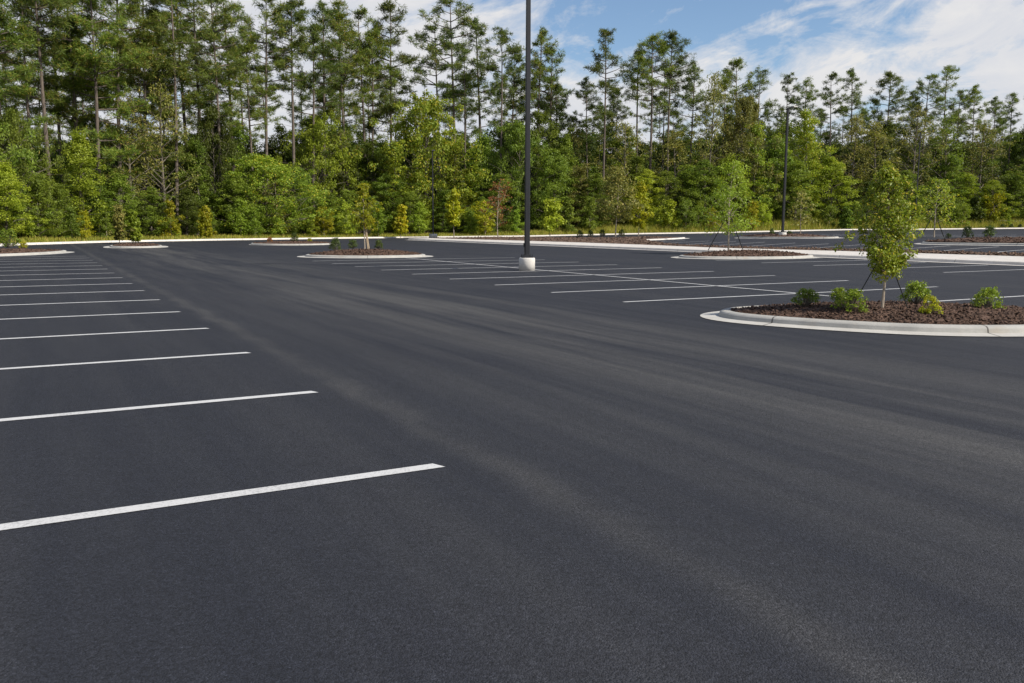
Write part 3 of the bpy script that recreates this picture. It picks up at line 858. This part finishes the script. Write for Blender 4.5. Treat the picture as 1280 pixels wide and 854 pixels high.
# deeper rows of the wood
for x in np.arange(-130, 1470, 21):
    xx = x + RNG.normal() * 6
    place_tree(TALL if RNG.random() < .6 else ROUND, xx, 150 + 38 * RNG.random(), kerb_depth(xx) + 20 + 12 * RNG.random(), ('dark', 'dark', 'mid')[int(RNG.integers(3))], front=False)
for x in np.arange(-130, 1470, 25):
    xx = x + RNG.normal() * 7
    place_tree(ROUND, xx, 165 + 32 * RNG.random(), kerb_depth(xx) + 36 + 20 * RNG.random(), 'dark', front=False)
for x in np.arange(-130, 1470, 33):
    xx = x + RNG.normal() * 9
    if 495 < xx < 535 or 705 < xx < 735: continue
    base = np.interp(xx, [0, 300, 640, 900, 1280], [20, 60, 90, 125, 140])
    place_tree(PINES, xx, base + 25 * RNG.random(), kerb_depth(xx) + 30 + 25 * RNG.random(), 'pine', word='pine', front=False)

# ------------------------------------------------------------------ shrubs at the edge of the wood
def shrub_meshes(seed, h, w, nclump, per, L, crad, shape='round'):
    rng = np.random.default_rng(seed)
    mb = MB(); tips = []
    for i in range(nclump):
        az = rng.random() * 6.28; t = rng.random() ** .7
        r = w * .5 * math.sqrt(rng.random()) * (1 - .55 * t ** 2)
        if shape == 'cone': r *= (1.25 - t)
        e = np.array([math.cos(az) * r, math.sin(az) * r, h * (.12 + .82 * t) * (1 - .25 * (2 * r / w) ** 2)])
        b_ = np.array([math.cos(az) * r * .12, math.sin(az) * r * .12, 0])
        mb.tube([b_, (b_ + e) / 2 + rng.normal(size=3) * .03 * h, e], [.012 * h, .008 * h, .004 * h], 4, False)
        tips.append(e)
    V, Fc = crown_leaves(np.array(tips), per, crad * (.7 + .6 * rng.random(len(tips))), L, L * .55, rng, .9, .6)
    V[:, 2] = np.abs(V[:, 2]) + .01
    return mb.mesh('stems', M['bark_grey']), np_mesh('foliage', V, Fc, LEAF['mid'])
def shrub_kinds(name, specs, h):
    out = []
    for sp_ in specs:
        s, f_ = shrub_meshes(*sp_); out.append(Kind(name, [('stems', s), ('foliage', f_)], h))
    return out
BRUSH = shrub_kinds('shrub', [(61, 3, 3.2, 50, 84, .15, .42), (62, 3, 2.4, 44, 84, .15, .40), (63, 3, 2.6, 46, 80, .16, .40, 'cone'), (64, 3, 3.6, 54, 84, .15, .44), (65, 3, 1.9, 40, 80, .16, .36, 'cone')], 3)
x = -60.0
while x < 1440:
    D = kerb_depth(x) + 7 + 4.5 * RNG.random() + (3 if x > 700 else 0) + (3 if x > 950 else 0)
    q = at_depth(x, 285, D); z = gz(q[0], q[1])
    hh = (1.3 + 2.2 * RNG.random()) * (1.15 if x < 640 else 1.0)
    hue = ('mid', 'mid', 'dark', 'lime', 'mid', 'dark', 'olive', 'mid')[int(RNG.integers(8))]
    r = BRUSH[int(RNG.integers(5))].place((q[0], q[1], z - .05), hh, float(RNG.random() * 6.28), .8 + .5 * RNG.random(), {'foliage': LEAF[hue]})
    TREES.append(('shrub', x, r, ('low ' if hh < 2.2 else 'tall ') + HADJ[hue], True))
    x += 9 + 9 * RNG.random()

YOUNG = variants('young_tree', lambda *a_: broadleaf_meshes(*a_), [(81, 3, 1.5, .35, 'cone', 60, 60, .13, .26, False, 'bark_pale', .035), (82, 3, 1.2, .3, 'cone', 54, 60, .13, .24, False, 'bark_pale', .035), (83, 3, 1.7, .5, 'oval', 60, 56, .13, .28, False, 'bark_pale', .035)], 3)
for x in (88, 104, 131, 212, 300, 318, 389, 404, 433, 472, 524, 590, 606, 646, 712, 737, 858, 873, 892, 940, 955, 1022, 1038, 1072, 1128, 1190, 1205, 1262):
    tp, dk, hu = 246 + 22 * RNG.random(), 3.2 + 2.5 * RNG.random(), ('lime', 'sap', 'mid', 'gold')[int(RNG.integers(4))]
    place_tree(YOUNG, x, tp, kerb_depth(x) + dk, hu, word='young tree', adj='small pointed ' + {'lime': 'fresh green', 'sap': 'green', 'mid': 'mid green', 'gold': 'golden'}[hu])
# dense undergrowth mass deeper in, one object
rngu = np.random.default_rng(9); n = 60000
ub = rngu.uniform(-22, 150, n); us = 9 + 34 * rngu.random(n); ua = kerb_a(ub) + us
zz = lot_h(ua, ub) + bank(ua, ub) + np.abs(rngu.normal(size=n)) * (1.3 + 1.2 * rngu.random(n))
X, Y = xy(ua, ub)
V, Fc = leaves(np.column_stack([X, Y, zz]), rdir(n, rngu), rdir(n, rngu) + np.array([0, 0, .6]), .42 * (.6 + .8 * rngu.random(n)), .26 * (.6 + .8 * rngu.random(n)))
und = link(bpy.data.objects.new('undergrowth', np_mesh('undergrowth', V, Fc, LEAF['dark'])))
tag(und, 'dark tangled undergrowth filling the shade between the trunks', 'undergrowth', kind='stuff')

# verge grass, one object
rngg = np.random.default_rng(10); n = 95000
gbb = rngg.uniform(-24, 165, n); gss = .35 + (7 + 8 * sstep(55, 95, gbb)) * rngg.random(n) ** 1.1; gaa = kerb_a(gbb) + gss
hg = (.12 + 1.0 * sstep(.2, 4, gss) * (.32 + .68 * sstep(45, 75, gbb))) * (.4 + .8 * rngg.random(n)) 
X, Y = xy(gaa, gbb); Zg = lot_h(gaa, gbb) + bank(gaa, gbb)
an = rngg.random(n) * 6.28; lean = rngg.normal(size=(n, 2)) * .28
wv = .05
Bv = np.stack([np.column_stack([X - np.cos(an) * wv, Y - np.sin(an) * wv, Zg - .02]), np.column_stack([X + np.cos(an) * wv, Y + np.sin(an) * wv, Zg - .02]), np.column_stack([X + lean[:, 0] * hg, Y + lean[:, 1] * hg, Zg + hg])], 1).reshape(-1, 3)
Fg = np.arange(3 * n).reshape(-1, 3)
gr = link(bpy.data.objects.new('grass', np_mesh('grass', Bv, Fg, M['grass'])))
tag(gr, 'dry yellow green grass verge between the far kerb and the woods', 'grass', kind='stuff')

# ------------------------------------------------------------------ planted saplings
def sapling(px, base, top, wpx, hue, label, D=None, shape='cone', cbf=.22, nclump=80, per=40, Lpx=3.0, crad=.17, guys=0, stakes=0, ribbon=False, sparse=False, seed=0, dz=0.0, trunkr=None, bark='bark_pale', trunk_lean=0.0):
    p = ground(px, base, dz) if D is None else None
    if p is None:
        q = at_depth(px, base, D); p = np.array([q[0], q[1], gz(q[0], q[1])])
    else: p = p + np.array([0, 0, dz])
    D = p[1]
    h = (at_depth(px, top, D)[2] - p[2]); w = wpx * D / F
    t_, c_ = broadleaf_meshes(seed + 100, h, w, h * cbf, shape, nclump, per, Lpx * D / F, crad * w, sparse, bark, trunkr or max(.018, h * .009), .24)
    r = empty('sapling', tuple(p - np.array([0, 0, .02]))); tag(r, label, 'sapling')
    link(bpy.data.objects.new('trunk', t_), r); c = link(bpy.data.objects.new('crown', c_), r)
    c.material_slots[0].link = 'OBJECT'; c.material_slots[0].material = LEAF[hue]
    zt = h * .42
    for g in range(guys):
        az = (math.pi * .98, -.12 * math.pi, .5 * math.pi)[g] + .1
        ln = zt * (.52, .40, .45)[g]
        e = Vector((math.cos(az) * ln, math.sin(az) * ln, 0.0))
        mb = MB(); mb.tube([(0, 0, zt), tuple(e)], [.009 * max(1, D / 18), .009 * max(1, D / 18)], 5); mb.build('guy_strap', M['strap'], r)
    for s in range(stakes):
        az = (.2, .9, 2.6)[s]; mb = MB()
        mb.tube([(math.cos(az) * .28, math.sin(az) * .28, -.05), (math.cos(az) * .10, math.sin(az) * .10, h * .36)], [.03, .03], 5); mb.build('stake', M['stake'], r)
    if ribbon:
        mb = MB(); mb.lathe([(.07, 0), (.085, .05), (.075, .22), (.05, .26)], 10, (0.1, 0, h * .33)); mb.build('ribbon', M['ribbon'], r)
    return r
sapling(1102.5, 383, 203, 60, 'oak', 'staked oak sapling with leafy oval crown on the near mulch island', dz=.25, shape='oval', cbf=.25, nclump=330, per=29, Lpx=4.2, crad=.13, guys=2, seed=1, trunkr=.022)
sapling(455, 312, 226, 26, 'gold', 'thin olive sapling with pink ribbon on the island left of lamp post', dz=.25, shape='oval', cbf=.33, nclump=80, per=26, Lpx=2.8, crad=.16, stakes=2, ribbon=True, seed=2, sparse=True)
sapling(909.5, 312.5, 198, 56, 'sap', 'bright green broad sapling held by straps on the island right of lamp post', dz=.25, shape='round', cbf=.22, nclump=110, per=30, Lpx=2.9, crad=.15, guys=2, seed=3)
sapling(622.5, 298, 224, 34, 'rust', 'rusty brown dying sapling just left of the black lamp post', D=90, shape='oval', cbf=.3, nclump=60, per=10, Lpx=2.5, crad=.16, seed=4, sparse=True, trunkr=.06)
sapling(688, 300, 247, 30, 'lime', 'small conical green sapling in brown bed right of the lamp post', D=92, shape='cone', cbf=.22, seed=5)
sapling(770, 297, 212, 44, 'olive', 'olive sapling with bare straight trunk above the upper left island', D=96, shape='oval', cbf=.3, nclump=90, per=36, seed=6, trunkr=.07)
sapling(798, 296, 230, 28, 'gold', 'narrow golden green sapling beside the olive one', D=98, shape='oval', cbf=.2, nclump=70, seed=7)
sapling(834, 292, 250, 24, 'lime', 'small conical sapling in the grass right of the golden one', D=118, shape='cone', cbf=.15, seed=8)
sapling(567, 297, 234, 20, 'gold', 'narrow pale green sapling just right of the thin lamp post', D=98, shape='cone', cbf=.25, seed=9)
sapling(501, 297, 256, 17, 'gold', 'little yellow green sapling just left of the thin lamp post', D=102, shape='cone', cbf=.2, seed=10)
sapling(258, 299, 258, 20, 'gold', 'small golden cone shaped sapling at the kerb, right of the twin saplings', D=86.5, shape='cone', cbf=.1, seed=11)
sapling(43, 304, 242, 34, 'gold', 'golden green cone shaped sapling near the left edge behind the kerb', D=72, shape='cone', cbf=.12, nclump=80, per=30, seed=12)
sapling(149, 303.5, 256, 20, 'olive', 'olive sapling, left of the pair on the small orange kerbed island', D=68, shape='cone', cbf=.15, seed=13)
sapling(169, 303.5, 262, 19, 'lime', 'fresh green sapling, right of the pair on the small orange kerbed island', D=69, shape='cone', cbf=.12, seed=14)
sapling(1166, 302, 221, 42, 'yellow', 'pale yellow green staked sapling on the dark island at right', D=62, shape='oval', cbf=.28, nclump=60, per=18, guys=2, seed=15, sparse=True, dz=0, trunkr=.05)
sapling(1000.5, 294.5, 238, 26, 'olive', 'thin olive sapling on the island beside the distant lamp post', D=67, shape='oval', cbf=.3, nclump=44, per=14, seed=16, sparse=True)
sapling(1057, 289, 258, 16, 'mid', 'small dark conical sapling in verge right of the distant lamp post', D=124, shape='cone', cbf=.08, seed=17)
sapling(1217, 280, 246, 18, 'dark', 'dark little conifer like sapling in the right hand grass', D=136, shape='cone', cbf=.08, seed=18)
sapling(346, 293, 215, 40, 'olive', 'slim sapling with pinkish trunk in front of the round yellow tree', D=98, shape='oval', cbf=.35, nclump=50, per=16, seed=19, sparse=True, trunkr=.07)
sapling(1241, 281, 240, 24, 'gold', 'thin golden sapling in the grass at the right edge', D=137, shape='oval', cbf=.2, nclump=50, per=18, seed=20, sparse=True)

# ------------------------------------------------------------------ island shrubs
BOX = shrub_kinds('shrub', [(71, 1.0, 1.25, 60, 26, .085, .15), (72, 1.0, 1.15, 60, 26, .085, .15), (73, 1.0, 1.3, 56, 26, .09, .16)], 1.0)
SPIK = shrub_kinds('shrub', [(75, 1.0, 1.0, 40, 20, .11, .12)], 1.0)
def bush(px, base, hpx, wpx, hue, label, dz=.2, D=None, kinds=BOX):
    if D is None: p = ground(px, base, dz) + np.array([0, 0, dz])
    else:
        q = at_depth(px, base, D); p = np.array([q[0], q[1], gz(q[0], q[1])])
    D_ = p[1]
    r = kinds[int(RNG.integers(len(kinds)))].place(p - np.array([0, 0, .02]), hpx * D_ / F, float(RNG.random() * 6.28), min(2.2, wpx / hpx / 1.15), {'foliage': LEAF[hue]})
    return tag(r, label, 'shrub')
bush(1008, 381, 22, 36, 'boxwood', 'low wide green shrub at left on the near island', .22)
bush(1048, 377, 19, 24, 'boxwood', 'small shrub just behind the largest shrub on the near island', .24)
bush(1063, 388, 29, 42, 'boxwood', 'largest bright green shrub left of sapling trunk on near island', .20)
bush(1146, 379, 29, 38, 'boxwood', 'upright green shrub right of the sapling trunk on the near island', .24)
bush(1163, 393, 25, 30, 'gold', 'yellowish spiky shrub near the kerb of the near island', .18, kinds=SPIK)
bush(1233, 386, 29, 34, 'boxwood', 'round green shrub at the right end of the near island', .2)
bush(419, 313.5, 17, 14, 'boxdark', 'tallest of three dark shrubs on the mid island, at its left', .2)
bush(441, 310.5, 11, 13, 'boxdark', 'middle one of three dark shrubs on the mid island', .25)
bush(474, 311.5, 12, 12, 'boxdark', 'dark shrub right of the ribboned sapling on mid island', .25)
bush(10, 309, 23, 28, 'boxwood', 'big leafy shrub on the island at the left edge', .2)
bush(29, 311, 9, 11, 'gold', 'tiny yellow shrub on the island at the left edge', .2)
bush(368, 303.5, 13, 10, 'boxdark', 'dark shrub on the low island', D=73)
bush(387, 302.5, 6, 7, 'gold', 'tiny yellow shrub at right of dark one on low island', D=75)
bush(337, 302.5, 7, 8, 'rust', 'dry brownish shrub at left end of the low island', D=75)
for px, nm in ((725, 'leftmost'), (738, 'second'), (753, 'third'), (777, 'rightmost')):
    bush(px, 297.5, 9, 8, 'boxdark', 'small dark shrub in brown bed by the olive sapling, %s of four' % nm, D=97)
bush(1209, 301.5, 15, 13, 'boxdark', 'left one of two round shrubs on the dark right island', D=59)
bush(1236, 301.0, 15, 15, 'boxdark', 'right one of two round shrubs on the dark right island', D=59)
bush(1185, 302, 6, 8, 'boxdark', 'tiny dark shrub right of the sapling on the dark right island', D=60)
bush(965, 294, 12, 9, 'boxdark', 'dark upright shrub just left of the distant lamp base', D=69)
bush(987, 293.5, 8, 9, 'boxdark', 'small dark shrub just right of the distant lamp base', D=70)
for px, nm in ((1253, 'left'), (1264, 'middle'), (1275, 'right')):
    bush(px, 285, 6, 6, 'boxdark', 'small dark shrub below the grey rail at right, %s of three' % nm, D=133)

# ------------------------------------------------------------------ low guard rail at the far right
q0, q1 = at_depth(1244, 276.5, 139), at_depth(1300, 276.3, 141)
gt = empty('guard_rail', (q0[0], q0[1], gz(q0[0], q0[1]))); tag(gt, 'low grey guard rail in the grass at the far right', 'guard rail')
d = Vector((q1[0] - q0[0], q1[1] - q0[1], 0)); zr = q0[2] - gz(q0[0], q0[1])
mb = MB()
for k_, (o, z) in enumerate(((0, -.15), (.05, -.08), (0, 0), (.05, .08), (0, .15))): pass
mb.tube([(0, 0, zr), tuple(d + Vector((0, 0, zr)))], [.16, .16], 8); mb.build('rail', M['greymetal'], gt, True)
for s in (.04, .35, .66, .96):
    mb = MB(); mb.box((d.x * s, d.y * s + .2, zr / 2 - .2), (.14, .14, zr + .5)); mb.build('post', M['greymetal'], gt)

# ------------------------------------------------------------------ labels for the woods
LM = [(0, 'the left edge'), (43, 'the golden cone sapling'), (158, 'the twin saplings'), (258, 'the small golden kerb sapling'), (346, 'the pink trunked sapling'), (455, 'the ribboned sapling'), (541, 'the thin lamp post'),
      (658, 'the main black lamp post'), (770, 'the olive sapling'), (909, 'the bright green sapling'), (978, 'the distant lamp post'), (1103, 'the near oak sapling'), (1166, 'the pale staked sapling')]
cnt = {}
for word, px, r, adj, front in sorted(TREES, key=lambda q: q[1]):
    if not front:
        if word == 'pine': tag(r, 'shaded pine standing deep in the wood behind the front trees', 'pine tree', 'pines deep in the wood')
        else: tag(r, 'shaded broadleaf tree deep in the wood, mostly hidden behind front trees', 'tree', 'broadleaf trees deep in the wood')
        continue
    if px < 0:
        where = 'at the cut left edge'; key = (word, 'L')
    elif px > 1268:
        where = 'at the cut right edge'; key = (word, 'R')
    else:
        lm = [l for l in LM if l[0] <= px][-1]; where = 'right of ' + lm[1] if lm[0] else 'in from the left edge'; key = (word, lm[0])
    i_ = cnt.get(key, 0); cnt[key] = i_ + 1
    short = {'tall pine': 'pine', 'broadleaf tree': 'broadleaf tree', 'shrub': 'edge shrub', 'young tree': 'verge tree'}[word]
    grp = {'tall pine': 'tall pines of the front woods', 'broadleaf tree': 'broadleaf trees along the woods edge', 'shrub': 'shrubs along the woods edge', 'young tree': 'young trees on the verge'}[word]
    cat = {'tall pine': 'pine tree', 'broadleaf tree': 'tree', 'shrub': 'shrub', 'young tree': 'tree'}[word]
    tag(r, '%s %s, %s such %s %s' % (adj, short, nth(i_), short.split()[-1], where), cat, grp)

# ------------------------------------------------------------------ camera, light, sky
cam = bpy.data.cameras.new('camera'); co = bpy.data.objects.new('camera', cam); COL.objects.link(co)
cam.sensor_width = 36; cam.lens = F / 1280 * 36; cam.clip_end = 6000; cam.clip_start = .05
mw = Matrix(((RT[0], UP[0], -FWD[0], 0), (RT[1], UP[1], -FWD[1], 0), (RT[2], UP[2], -FWD[2], H), (0, 0, 0, 1)))
co.matrix_world = mw; SC.camera = co

SUN_EL = R(42); SUN_AZ = R(116)      # azimuth clockwise from +Y
sd = Vector((math.sin(SUN_AZ) * math.cos(SUN_EL), math.cos(SUN_AZ) * math.cos(SUN_EL), math.sin(SUN_EL)))
sl = bpy.data.lights.new('sun', 'SUN'); sl.energy = 4.2; sl.angle = R(2.0); sl.color = (1.0, .93, .82)
so = bpy.data.objects.new('sun', sl); COL.objects.link(so)
so.rotation_euler = (-sd).to_track_quat('-Z', 'Y').to_euler(); so.location = (30, -20, 60)

w = bpy.data.worlds.new('World'); SC.world = w; w.use_nodes = True
nt = w.node_tree; nt.nodes.clear()
sky = N(nt, 'ShaderNodeTexSky', sky_type='NISHITA'); sky.sun_disc = False; sky.sun_elevation = SUN_EL; sky.sun_rotation = SUN_AZ
sky.air_density = 1.0; sky.dust_density = .3; sky.ozone_density = 3.2
bg = N(nt, 'ShaderNodeBackground', ins={'Strength': .09}); nt.links.new(sky.outputs[0], bg.inputs[0])
tc = nt.nodes.new('ShaderNodeTexCoord'); sx = nt.nodes.new('ShaderNodeSeparateXYZ'); nt.links.new(tc.outputs['Generated'], sx.inputs[0])
az = math_n(nt, 'ARCTAN2', sx.outputs[0], sx.outputs[1]); el = math_n(nt, 'ARCSINE', sx.outputs[2])
# streaks climbing to the right
ct, st = math.cos(R(14)), math.sin(R(14))
u_ = math_n(nt, 'ADD', math_n(nt, 'MULTIPLY', az, ct), math_n(nt, 'MULTIPLY', el, st))
v_ = math_n(nt, 'SUBTRACT', math_n(nt, 'MULTIPLY', el, ct), math_n(nt, 'MULTIPLY', az, st))
def cvec(su, sv, z=0.0):
    c = N(nt, 'ShaderNodeCombineXYZ'); nt.links.new(math_n(nt, 'MULTIPLY', u_, su), c.inputs[0]); nt.links.new(math_n(nt, 'MULTIPLY', v_, sv), c.inputs[1]); c.inputs[2].default_value = z
    return c.outputs[0]
n1 = noise(nt, cvec(3.6, 10.5, 1.7), 1.0, 7, .6, .8)
n2 = noise(nt, cvec(9.5, 22, 4.2), 1.0, 9, .66, .7)
n3 = noise(nt, cvec(24, 34, 8.0), 1.0, 8, .66, .3)
# the blue opening: upper middle-right of the view
du = math_n(nt, 'DIVIDE', math_n(nt, 'SUBTRACT', az, .19), .24); dv = math_n(nt, 'DIVIDE', math_n(nt, 'SUBTRACT', el, .225), .075)
gap = math_n(nt, 'POWER', 2.718, math_n(nt, 'MULTIPLY', math_n(nt, 'ADD', math_n(nt, 'MULTIPLY', du, du), math_n(nt, 'MULTIPLY', dv, dv)), -1.0))
den = math_n(nt, 'ADD', math_n(nt, 'MULTIPLY', n1, .66), math_n(nt, 'MULTIPLY', n2, .46))
den = math_n(nt, 'ADD', den, math_n(nt, 'MULTIPLY', n3, .20))
den = math_n(nt, 'SUBTRACT', den, math_n(nt, 'MULTIPLY', gap, .25))
den = math_n(nt, 'ADD', den, ramp(nt, az, [(.30, 0.0), (.50, .05)]))
den = math_n(nt, 'ADD', den, ramp(nt, math_n(nt, 'MULTIPLY', az, -1.0), [(.0, 0.0), (.25, .025)]))
lowb = ramp(nt, el, [(0.0, .10), (.35, 0.0)])
den = math_n(nt, 'ADD', den, lowb)
den = math_n(nt, 'SUBTRACT', den, ramp(nt, el, [(.32, 0.0), (.75, .22)]))
cov = ramp(nt, den, [(.535, 0.0), (.69, .96)])
ccol = mixc(nt, ramp(nt, n2, [(.3, 0.0), (.7, 1.0)]), (.62, .645, .71), (.80, .785, .775))
cb_ = N(nt, 'ShaderNodeBackground', ins={'Strength': .73}); nt.links.new(ccol, cb_.inputs[0])
mx = nt.nodes.new('ShaderNodeMixShader'); nt.links.new(cov, mx.inputs[0]); nt.links.new(bg.outputs[0], mx.inputs[1]); nt.links.new(cb_.outputs[0], mx.inputs[2])
wo = nt.nodes.new('ShaderNodeOutputWorld'); nt.links.new(mx.outputs[0], wo.inputs[0])

SC.view_settings.view_transform = 'Standard'; SC.view_settings.look = 'None'; SC.view_settings.gamma = 1.0
SC.view_settings.use_curve_mapping = False; SC.view_settings.exposure = 0.52
SC.render.engine = 'CYCLES'
SC.cycles.max_bounces = 6; SC.cycles.diffuse_bounces = 3; SC.cycles.transmission_bounces = 3; SC.cycles.transparent_max_bounces = 4
SC.cycles.use_denoising = True
